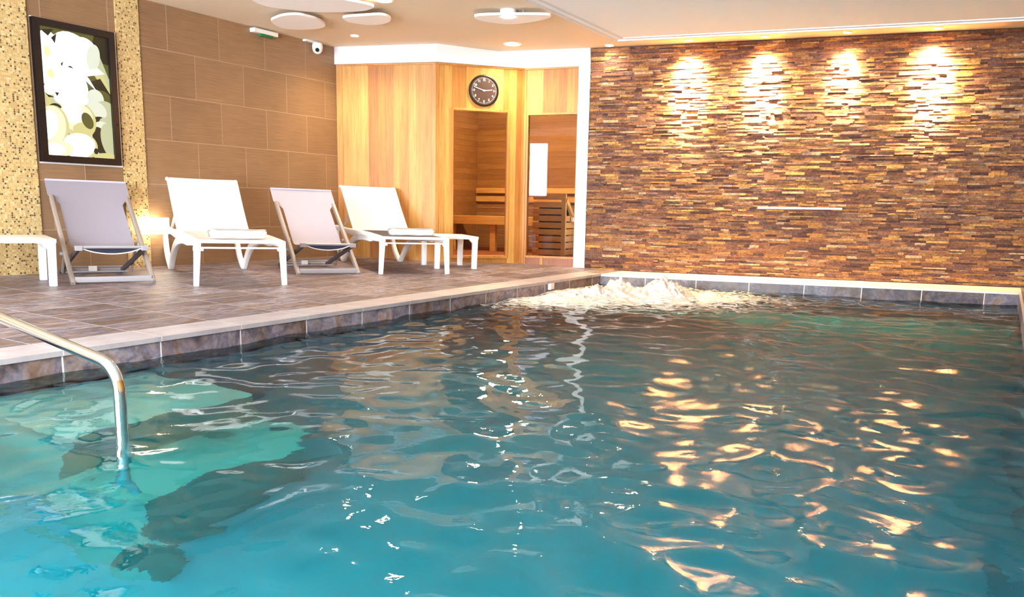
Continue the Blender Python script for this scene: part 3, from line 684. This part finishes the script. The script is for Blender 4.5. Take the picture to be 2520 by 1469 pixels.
ell(0.40, 0.475, 0.25, 0.075, 1, 0.05, wob=0.05); ell(0.13, 0.53, 0.13, 0.055, 1, 0.2, wob=0.1)
ell(0.13, 0.64, 0.19, 0.10, 1, wob=0.08); ell(0.12, 0.82, 0.19, 0.15, 1, wob=0.06); ell(0.42, 0.57, 0.24, 0.12, 1, 0.1, wob=0.06); ell(0.3, 0.72, 0.3, 0.12, 1)
ell(0.46, 0.82, 0.34, 0.17, 1, -0.1, wob=0.05); ell(0.62, 0.84, 0.22, 0.13, 1, -0.5); ell(0.76, 0.82, 0.10, 0.11, 7, -0.2)
pol([(0.6, 0.70), (0.82, 0.74), (0.92, 0.70), (0.64, 0.66)], 1); pol([(0.55, 0.66), (0.78, 0.55), (0.68, 0.64), (0.6, 0.69)], 1)
pol([(0.02, 0.97), (0.2, 0.99), (0.12, 0.93)], 5); pol([(0.16, 0.92), (0.24, 0.96), (0.21, 0.88)], 5); pol([(0.27, 0.73), (0.31, 0.75), (0.29, 0.71)], 5); pol([(0.36, 0.715), (0.46, 0.705), (0.41, 0.725)], 5)
pol([(0.0, 0.50), (0.07, 0.455), (0.16, 0.46), (0.06, 0.475)], 5); pol([(0.16, 0.50), (0.22, 0.50), (0.19, 0.47)], 5)
ell(0.09, 0.81, 0.045, 0.04, 6); ell(0.12, 0.64, 0.05, 0.035, 6)
b.build('backlit_print', pm, t, fix=False)

# wall clock, 2:48
ck = Vector((-5.331, 8.503, 2.013)); t = tag(empty('wall_clock'), 'round dark brown clock with white numerals above the sauna door', 'clock')
cz = n2; cx_ = Vector((0, 0, 1)).cross(cz).normalized(); cm = Matrix.Identity(4)
for i in range(3): cm[i][0], cm[i][1], cm[i][2], cm[i][3] = cx_[i], (0, 0, 1)[i], cz[i], (ck+n2*0.002)[i]
t.matrix_world = cm
R_ = 0.176
b = MB(); k = 64; ring = [(R_, 0.0), (R_+0.002, 0.012), (R_-0.004, 0.026), (R_-0.016, 0.028), (R_-0.02, 0.018)]
vs = [[b.bm.verts.new((a*math.cos(2*PI*i/k), a*math.sin(2*PI*i/k), z)) for a, z in ring] for i in range(k)]
for i in range(k):
    for j in range(len(ring)-1): b.bm.faces.new((vs[i][j], vs[(i+1) % k][j], vs[(i+1) % k][j+1], vs[i][j+1]))
b.build('rim', MT['black'], t, smooth=True)
b = MB(); b.disc((0, 0, 0.0), (0, 0, 1), R_-0.018, 0.018, 64); b.build('dial', MT['dial'], t)
b = MB()
for i in range(60):
    a = 2*PI*i/60; r0, w = (0.137, 0.0016) if i % 5 else (0.133, 0.003); r1 = 0.144; c_, s_ = math.cos(a), math.sin(a)
    P = [(r0*c_-w*s_*-1, r0*s_+w*c_*-1), (r1*c_+w*s_, r1*s_-w*c_), (r1*c_-w*s_, r1*s_+w*c_), (r0*c_-w*s_, r0*s_+w*c_)]
    P[0] = (r0*c_+w*s_, r0*s_-w*c_); b.poly([(p[0], p[1], 0.0186) for p in P])
b.build('minute_ticks', MT['white_ink'], t)
for h in range(1, 13):
    fc = bpy.data.curves.new('numeral', 'FONT'); fc.body = str(h); fc.size = 0.034; fc.align_x = 'CENTER'; fc.align_y = 'CENTER'; fc.offset = 0.0006; fc.extrude = 0.0002
    tmp = bpy.data.objects.new('numeral', fc); COL.objects.link(tmp); bpy.context.view_layer.update()
    me = bpy.data.meshes.new_from_object(tmp.evaluated_get(bpy.context.evaluated_depsgraph_get())); bpy.data.objects.remove(tmp); bpy.data.curves.remove(fc)
    me.materials.clear(); me.materials.append(MT['white_ink'])
    fo = bpy.data.objects.new('numeral', me); COL.objects.link(fo); fo.parent = t
    a = PI/2-2*PI*h/12; fo.location = (0.117*math.cos(a), 0.117*math.sin(a), 0.0188)
def hand(ang, L_, w, z, name):
    b = MB(); a = PI/2-ang; c_, s_ = math.cos(a), math.sin(a); pr = lambda u, v: (u*c_-v*s_, u*s_+v*c_)
    b.prism([pr(-0.015, -w), pr(L_, -w*0.7), pr(L_, w*0.7), pr(-0.015, w)], z, z+0.0015); b.build(name, MT['white_ink'], t)
hand(2*PI*(2.8/12), 0.098, 0.0052, 0.0205, 'hour_hand'); hand(2*PI*48/60, 0.128, 0.0042, 0.0225, 'minute_hand')
b = MB(); b.disc((0, 0, 0.0195), (0, 0, 1), 0.009, 0.006, 20); b.build('hub', MT['white_ink'], t)

# ------------------------------------------------------------------ furniture
def make_lounger():
    r = empty('sun_lounger'); U = 0.328
    for s in (-1, 1):
        x = s*U
        b = MB(); pth = smooth_path([(x, 0.005, 0.333), (x, 0.5, 0.336), (x, 1.05, 0.342), (x, 1.45, 0.350), (x, 1.74, 0.356)], 26)
        hs = [0.052+0.026*math.sin(min(1, i/26*1.6)*PI) for i in range(27)]
        b.sweep(pth, [[(p[0], p[1]) for p in rrect(0.046, h, 0.012)] for h in hs], side=(1, 0, 0)); b.build('side_rail', MT['resin'], r, smooth=True)
        b = MB(); b.sweep([(x, 0.030, 0.345), (x+s*0.004, 0.026, 0.25), (x+s*0.016, 0.018, 0.0)], [rrect(0.052, 0.06, 0.012), rrect(0.05, 0.054, 0.012), rrect(0.04, 0.044, 0.01)], side=(1, 0, 0)); b.build('front_leg', MT['resin'], r, smooth=True)
        b = MB(); p1 = smooth_path([(x, 1.72, 0.35), (x, 1.715, 0.26), (x, 1.62, 0.12), (x, 1.48, 0.03), (x, 1.40, 0.0)], 18)
        b.sweep(p1, [rrect(0.046, 0.07-0.032*i/18, 0.01) for i in range(19)], side=(1, 0, 0))
        p2 = smooth_path([(x, 1.40, 0.004), (x, 1.30, 0.10), (x, 1.14, 0.21), (x, 0.92, 0.285), (x, 0.66, 0.318), (x, 0.42, 0.322)], 24)
        b.sweep(p2, [rrect(0.046, 0.04+0.03*math.sin(min(1, i/16)*PI/2), 0.01) for i in range(25)], side=(1, 0, 0)); b.build('rear_leg', MT['resin'], r, smooth=True)
        b = MB(); b.box(s*0.300-0.012 if s > 0 else -0.312-0.05, s*0.300+0.062-0.05 if s > 0 else -0.288, 0.0, 0.03, 0.275, 0.305); b.build('leg_bracket', MT['resin'], r)
    b = MB(); b.sweep([(-U, 0.012, 0.348), (U, 0.012, 0.348)], rrect(0.05, 0.026, 0.008), side=(0, 1, 0)); b.sweep([(-U, 0.016, 0.298), (U, 0.016, 0.298)], rrect(0.022, 0.014, 0.005), side=(0, 1, 0))
    b.build('front_crossbar', MT['resin'], r, smooth=True)
    b = MB(); b.sweep([(-U, 1.12, 0.318), (U, 1.12, 0.318)], rrect(0.03, 0.024, 0.008), side=(0, 1, 0)); b.sweep([(-U, 1.70, 0.335), (U, 1.70, 0.335)], rrect(0.03, 0.024, 0.008), side=(0, 1, 0)); b.build('rear_crossbar', MT['resin'], r, smooth=True)
    b = MB(); b.grid(lambda a, c: (-0.31+0.62*a, 0.03+1.08*c, 0.360-0.012*math.sin(PI*a)*math.sin(PI*c)), 16, 20); b.solidify(0.008); b.build('seat', MT['sling_w'], r, smooth=True)
    prof = smooth_path([(0, 1.09, 0.362), (0, 1.20, 0.452), (0, 1.36, 0.590), (0, 1.50, 0.722), (0, 1.585, 0.800), (0, 1.632, 0.826), (0, 1.665, 0.818)], 30)
    def back(a, c):
        p = prof[int(round(c*30))]; hw = 0.302+0.010*c; return (-hw+2*hw*a, p.y+0.010*math.sin(PI*a)*math.sin(PI*c), p.z-0.008*math.sin(PI*a)*math.sin(PI*c))
    b = MB(); b.grid(back, 16, 30); b.solidify(0.014); b.build('backrest', MT['sling_w'], r, smooth=True)
    b = MB()
    for s in (-1, 1):
        pr_ = [(s*(0.300+0.010*i/30), p.y+0.008, p.z-0.010) for i, p in enumerate(prof)]
        b.sweep(pr_, rrect(0.024, 0.024, 0.007), side=(1, 0, 0))
    b.build('back_frame', MT['resin'], r, smooth=True)
    for s in (-1, 1):
        b = MB(); b.sweep([(s*0.27, 1.36, 0.575), (s*0.29, 1.58, 0.345)], rect(0.02, 0.012), side=(1, 0, 0)); b.build('recline_stay', MT['resin_warm'], r)
    return r
L1 = make_lounger(); L2 = copy_tree(L1)
tag(L1, 'white sun lounger with towel, standing between the two folding deck chairs', 'sun lounger', 'white sun loungers on the deck')
tag(L2, 'white sun lounger with towel in front of the sauna boards', 'sun lounger', 'white sun loungers on the deck')

def make_deckchair():
    r = empty('deck_chair'); ua, ub = 0.288, 0.236
    for s in (-1, 1):
        b = MB(); b.sweep([(s*ua, 0.012, 0.0), (s*ua, 0.40, 0.315), (s*ua, 0.770, 0.615), (s*ua, 0.795, 0.632)], [rrect(0.03, 0.046, 0.006), rrect(0.03, 0.046, 0.006), rrect(0.03, 0.044, 0.006), rrect(0.026, 0.03, 0.006)], side=(1, 0, 0)); b.build('long_leg', MT['taupe'], r, smooth=True)
        b = MB(); b.sweep([(s*ub, 0.06, 0.262), (s*ub, 0.44, 0.142), (s*ub, 0.875, 0.008)], rrect(0.024, 0.036, 0.005), side=(1, 0, 0)); b.build('short_leg', MT['charcoal'], r, smooth=True)
        b = MB(); b.box(s*ub-0.026, s*ub+0.026, 0.028, 0.068, 0.250, 0.288); b.bevel(0.005); b.build('end_cap', MT['silver'], r)
        b = MB(); b.disc((s*(ua-0.02), 0.33, 0.205), (s, 0, 0), 0.014, 0.05, 14); b.build('pivot', MT['silver'], r)
        b = MB(); b.sweep([(s*0.262, 0.40, 0.30), (s*0.262, 0.62, 0.03)], rect(0.014, 0.024), side=(1, 0, 0)); b.build('stay', MT['taupe'], r)
    b = MB(); b.sweep([(-ua+0.014, 0.03, 0.032), (ua-0.014, 0.03, 0.032)], rrect(0.026, 0.044, 0.006), side=(0, 1, 0)); b.build('front_crossbar', MT['silver'], r, smooth=True)
    b = MB(); b.sweep([(-ub, 0.862, 0.024), (ub, 0.862, 0.024)], rrect(0.05, 0.028, 0.006), side=(0, 1, 0)); b.build('rear_crossbar', MT['silver'], r, smooth=True)
    b = MB(); b.tube([(-ub, 0.62, 0.03), (ub, 0.62, 0.03)], 0.007, 8); b.tube([(-ub, 0.80, 0.055), (ub, 0.80, 0.055)], 0.007, 8); b.build('thin_rail', MT['silver'], r)
    b = MB(); b.tube([(-ub, 0.048, 0.277), (ub, 0.048, 0.277)], 0.012, 12); b.build('seat_bar', MT['silver'], r, smooth=True)
    pth = smooth_path([(-0.215, 0.052, 0.266), (-0.12, 0.052, 0.236), (0.0, 0.052, 0.224), (0.12, 0.052, 0.236), (0.215, 0.052, 0.266)], 18)
    b = MB(); b.sweep(pth, rrect(0.012, 0.008, 0.003), side=(0, 1, 0)); b.build('sagging_hem', MT['sling_w'], r, smooth=True)
    b = MB(); b.grid(lambda a, c: (pth[int(round(a*18))].x, 0.058, 0.272*(1-c)+pth[int(round(a*18))].z*c), 18, 3); b.solidify(0.004); b.build('gap_shade', MT['gap_dark'], r, smooth=True)  # dark sheet standing in for the shaded gap between seat bar and hem
    prof = smooth_path([(0, 0.055, 0.286), (0, 0.20, 0.262), (0, 0.36, 0.262), (0, 0.47, 0.345), (0, 0.62, 0.480), (0, 0.78, 0.622), (0, 0.925, 0.760)], 36)
    def sl(a, c):
        p = prof[int(round(c*36))]; tt = max(0, min(1, (p.z-0.575)/0.065)); tt = tt*tt*(3-2*tt) if c > 0.4 else 0; hw = 0.236+0.075*tt
        sag = 0.018*math.sin(PI*a)*(1-0.8*max(0, c-0.7)/0.3); return (-hw+2*hw*a, p.y+sag*0.6, p.z-sag)
    b = MB(); b.grid(sl, 14, 36); b.solidify(0.006); b.build('sling', MT['sling_g'], r, smooth=True)
    b = MB(); b.tube([(-0.308, 0.926, 0.762), (0.308, 0.926, 0.762)], 0.010, 10); b.build('head_bar', MT['sling_g'], r, smooth=True)
    b = MB(); b.box(-0.035, 0.03, 0.79, 0.792, 0.018, 0.062); b.build('care_tag', MT['plastic'], r)
    return r
K1 = make_deckchair(); K2 = copy_tree(K1)
tag(K1, 'folding deck chair with pale sling beside the left side table', 'deck chair', 'folding deck chairs by the brown wall')
tag(K2, 'folding deck chair with pale sling between the two white loungers', 'deck chair', 'folding deck chairs by the brown wall')

def make_table():
    r = empty('side_table'); h = 0.345; w = 0.243
    b = MB(); b.prism([(-w, -w), (w, -w), (w, w), (-w, w)], h-0.03, h); b.bevel(0.006); b.build('table_top', MT['resin'], r, smooth=True)
    for sx in (-1, 1):
        for sy in (-1, 1):
            b = MB(); x, y = sx*(w-0.03), sy*(w-0.03)
            b.sweep([(x, y, h-0.028), (x, y, 0.0)], [rrect(0.056, 0.056, 0.01), rrect(0.052, 0.052, 0.01)], side=(1, 0, 0))
            b.hexa([(x-sx*0.028, y-0.012, h-0.075), (x-sx*0.026, y-0.012, h-0.075), (x-sx*0.026, y+0.012, h-0.075), (x-sx*0.028, y+0.012, h-0.075), (x-sx*0.075, y-0.012, h-0.03), (x-sx*0.026, y-0.012, h-0.03), (x-sx*0.026, y+0.012, h-0.03), (x-sx*0.075, y+0.012, h-0.03)])
            b.build('leg', MT['resin'], r, smooth=True)
    return r
T1 = make_table(); T2 = copy_tree(T1)
tag(T1, 'low white side table cut by the left edge of the photo', 'side table', 'low white side tables')
tag(T2, 'low white side table before the sauna door, right of the far lounger', 'side table', 'low white side tables')

def make_towel():
    r = empty('folded_towel')
    b = MB(); n = 40
    def roll(a, c):
        # flat roll: a round the section, c along the length
        th_ = 2*PI*a; ex = 2.6; cs, sn = math.cos(th_), math.sin(th_)
        y = 0.095*math.copysign(abs(cs)**(2/ex), cs); z = 0.036+0.036*math.copysign(abs(sn)**(2/ex), sn)
        e = min(c, 1-c)*n; k = 1.0 if e >= 2 else (0.80, 0.95)[int(e)]
        return (-0.215+0.43*c + 0.004*math.sin(9*a+5), y*k, 0.036+(z-0.036)*k + 0.002*math.sin(14*c+3*a))
    b.grid(roll, 32, n); bmesh.ops.remove_doubles(b.bm, verts=b.bm.verts[:], dist=1e-5); bmesh.ops.holes_fill(b.bm, edges=b.bm.edges[:], sides=64)
    b.build('roll', MT['towel'], r, smooth=True)
    b = MB(); b.grid(lambda a, c: (-0.213+0.426*c, -0.088+0.15*a, 0.0725+0.004*math.sin(PI*a)+0.001*math.sin(20*c)), 10, 24); b.solidify(0.008); b.build('top_flap', MT['towel'], r, smooth=True)
    return r
W1 = make_towel(); W2 = copy_tree(W1)
tag(W1, 'folded white towel on the lounger between the deck chairs', 'towel', 'white towels on the loungers')
tag(W2, 'folded white towel on the lounger by the sauna', 'towel', 'white towels on the loungers')

POSE = {'L1': (-5.225, 4.738, 2.617), 'L2': (-4.955, 6.680, 2.555), 'K1': (-5.90, 4.090, 2.741), 'K2': (-5.404, 5.957, 2.622), 'T1': (-6.303, 3.562, 2.744), 'T2': (-5.23, 7.662, 2.53)}
for o, k in ((L1, 'L1'), (L2, 'L2'), (K1, 'K1'), (K2, 'K2'), (T1, 'T1'), (T2, 'T2')): on_deck(o, *POSE[k])
def local_on(parent_pose, v, h, u=0.0):
    x, y, a = parent_pose; return (x+math.cos(a)*v+math.sin(a)*u, y+math.sin(a)*v-math.cos(a)*u, a)
for o, k, u in ((W1, 'L1', 0.01), (W2, 'L2', 0.01)):
    x, y, a = local_on(POSE[k], 0.15, 0, u); on_deck(o, x, y, a, 0.364)

# handrail into the water
b = MB(); px, py = -2.640, 1.822
ctrl = [(px, py, -0.75), (px, py, -0.3), (px, py, 0.0)]
for k in range(0, 8):
    a = k/7*(PI/2-0.165); R0 = 0.11; ctrl.append((px - R0 + R0*math.cos(a), py, 0.032 + R0*math.sin(a)))
ex, ez = ctrl[-1][0], ctrl[-1][2]; dx = 1.25; ctrl.append((ex-dx*0.5, py, ez+dx*0.5*0.166)); ctrl.append((ex-dx, py, ez+dx*0.166))
for k in range(1, 7):
    a = k/6*(PI/2+0.165); R0 = 0.10; ctrl.append((ex-dx-R0*math.sin(a), py, ez+dx*0.166-R0*(1-math.cos(a))))
ctrl.append((ctrl[-1][0], py, 0.0))
t = tag(empty('pool_handrail', (px, py, -0.75)), 'bent steel handrail dipping into the water at left', 'handrail'); off = -Vector(t.location)
b.tube(ctrl, 0.0212, 24); o = b.build('rail', MT['chrome'], t, smooth=True); o.location = off
b = MB(); b.disc((ctrl[-1][0], py, deck_z(ctrl[-1][0])), (0, 0, 1), 0.045, 0.012, 28); o = b.build('floor_flange', MT['chrome'], t, smooth=True); o.location = off
# small white inlet at the pool edge by the foam
t = tag(empty('pool_inlet', (XP, 7.275, -0.05)), 'small white fitting on the left pool edge beside the foam', 'pool fitting')
b = MB(); b.box(0.0, 0.012, -0.055, 0.055, -0.03, 0.03); b.build('plate', MT['plastic'], t); b = MB(); b.box(0.012, 0.03, -0.055, -0.035, -0.03, 0.03); b.build('flap', MT['plastic'], t)

# ------------------------------------------------------------------ water
JETS = [(-3.35, 7.15, 0.30), (-3.25, 7.65, 0.30), (-2.75, 7.75, 0.34), (-2.35, 7.9, 0.2)]
def make_water():
    rs = np.random.RandomState(5)
    nx, ny = 300, 640
    xs_ = np.linspace(XP+0.001, XR-0.001, nx); tt = np.linspace(0, 1, ny)
    tt = 0.55*tt + 0.45*tt**2
    X, T_ = np.meshgrid(xs_, tt, indexing='ij')
    far = (DPO + math.sin(TH)*X)/math.cos(TH) - 0.001
    Y = YP0+0.001 + (far-YP0-0.001)*T_
    Z = np.zeros_like(X)
    n = 130
    lam = np.exp(rs.uniform(np.log(0.12), np.log(0.85), n)); ang = rs.uniform(0, 2*PI, n); ph_ = rs.uniform(0, 2*PI, n)
    tgt = 0.074; per = tgt*math.sqrt(2.0/n)
    for i in range(n):
        k = 2*PI/lam[i]; wgt = 0.92 if lam[i] > 0.28 else 1.3
        u = X*math.cos(ang[i]) + Y*math.sin(ang[i]) + 0.05*np.sin(3.1*X+1.7*Y+i)
        Z += per*wgt*(1.0 if lam[i] > 0.2 else 0.8)/k*np.sin(k*u+ph_[i])
    dj = np.zeros_like(X)
    for jx, jy, r in JETS: dj = np.maximum(dj, np.exp(-((X-jx)**2+(Y-jy)**2)/(2*(r*3.2)**2)))
    n2_ = 60; lam = np.exp(rs.uniform(np.log(0.07), np.log(0.5), n2_)); ang = rs.uniform(0, 2*PI, n2_); ph_ = rs.uniform(0, 2*PI, n2_); C_ = np.zeros_like(X)
    for i in range(n2_):
        k = 2*PI/lam[i]; C_ += 0.16*math.sqrt(2.0/n2_)/k*np.sin(k*(X*math.cos(ang[i])+Y*math.sin(ang[i]))+ph_[i])
    Z += C_*dj**0.8
    Z = Z + ZW - 0.03*np.exp(-((X-0.0)**2/1.5+(Y-8.8)**2/0.3))
    air = np.zeros_like(X)
    for jx, jy, r in JETS: air = np.maximum(air, np.exp(-((X-jx)**2+(Y-jy+0.25)**2)/(2*(r*3.0)**2)))
    co_ = np.stack([X, Y, Z], -1).reshape(-1, 3)
    idx = np.arange(nx*ny).reshape(nx, ny)
    q_ = np.stack([idx[:-1, :-1], idx[1:, :-1], idx[1:, 1:], idx[:-1, 1:]], -1).reshape(-1, 4)
    me = bpy.data.meshes.new('pool_water'); me.vertices.add(len(co_)); me.vertices.foreach_set('co', co_.ravel().astype(np.float32))
    me.loops.add(q_.size); me.loops.foreach_set('vertex_index', q_.ravel().astype(np.int32))
    me.polygons.add(len(q_)); me.polygons.foreach_set('loop_start', (np.arange(len(q_))*4).astype(np.int32))
    me.polygons.foreach_set('use_smooth', np.ones(len(q_), bool))
    me.update(calc_edges=True); me.validate()
    at = me.attributes.new('air', 'FLOAT', 'POINT'); at.data.foreach_set('value', air.ravel().astype(np.float32))
    me.materials.append(MT['water'])
    o = bpy.data.objects.new('pool_water', me); COL.objects.link(o)
    tag(o, 'rippled turquoise water filling the pool', 'water', kind='stuff')
make_water()
def make_foam():
    from mathutils import noise as mn
    mounds = [(-3.42, 7.12, 0.13, 0.055), (-3.30, 7.28, 0.12, 0.10), (-3.14, 7.42, 0.13, 0.07), (-3.24, 7.70, 0.11, 0.125), (-3.02, 7.70, 0.14, 0.06), (-2.78, 7.72, 0.135, 0.185), (-2.66, 7.56, 0.13, 0.09), (-2.90, 7.58, 0.13, 0.09), (-2.36, 7.86, 0.075, 0.07), (-3.54, 7.0, 0.09, 0.035), (-3.30, 6.98, 0.10, 0.03), (-3.0, 7.3, 0.12, 0.03)]
    st = 0.0085; x0, x1, y0, y1 = -3.76, -2.1, 6.7, 8.15
    nx, ny = int((x1-x0)/st), int((y1-y0)/st); me = bpy.data.meshes.new('bubbling_foam'); V = {}; F = []; vs = []; mounds = [(a_, b_, r_*1.35, h_*1.25) for a_, b_, r_, h_ in mounds]
    def hgt(x, y):
        h = 0.0
        for mx_, my_, r, hh in mounds:
            q_ = ((x-mx_)**2+(y-my_)**2)/(r*r); h = max(h, hh*math.exp(-q_*0.8)) if q_ < 8 else h
        if h < 0.004: return None
        n_ = mn.turbulence(Vector((x*12, y*12, 0.3)), 4, False, noise_basis='PERLIN_ORIGINAL', amplitude_scale=0.6, frequency_scale=2.2)
        v_ = mn.noise(Vector((x*38, y*38, 4.0)))
        return h*(0.78+0.42*n_) + 0.009*v_ - 0.016
    H_ = [[hgt(x0+i*st, y0+j*st) for j in range(ny)] for i in range(nx)]
    def vid(i, j):
        if (i, j) not in V:
            p = mn.noise_vector(Vector((x0+i*st, y0+j*st, H_[i][j]*3))*24)*0.010
            V[(i, j)] = len(vs); vs.append((x0+i*st+p.x, y0+j*st+p.y, ZW+H_[i][j]))
        return V[(i, j)]
    for i in range(nx-1):
        for j in range(ny-1):
            q_ = (H_[i][j], H_[i+1][j], H_[i+1][j+1], H_[i][j+1])
            if all(h is not None for h in q_) and max(q_) > -0.006: F.append((vid(i, j), vid(i+1, j), vid(i+1, j+1), vid(i, j+1)))
    me.from_pydata(vs, [], F); me.polygons.foreach_set('use_smooth', [True]*len(me.polygons)); me.materials.append(MT['foam'])
    o = bpy.data.objects.new('bubbling_foam', me); COL.objects.link(o)
    tag(o, 'white mounds of foam bubbling at the far left pool corner', 'foam', kind='stuff')
make_foam()
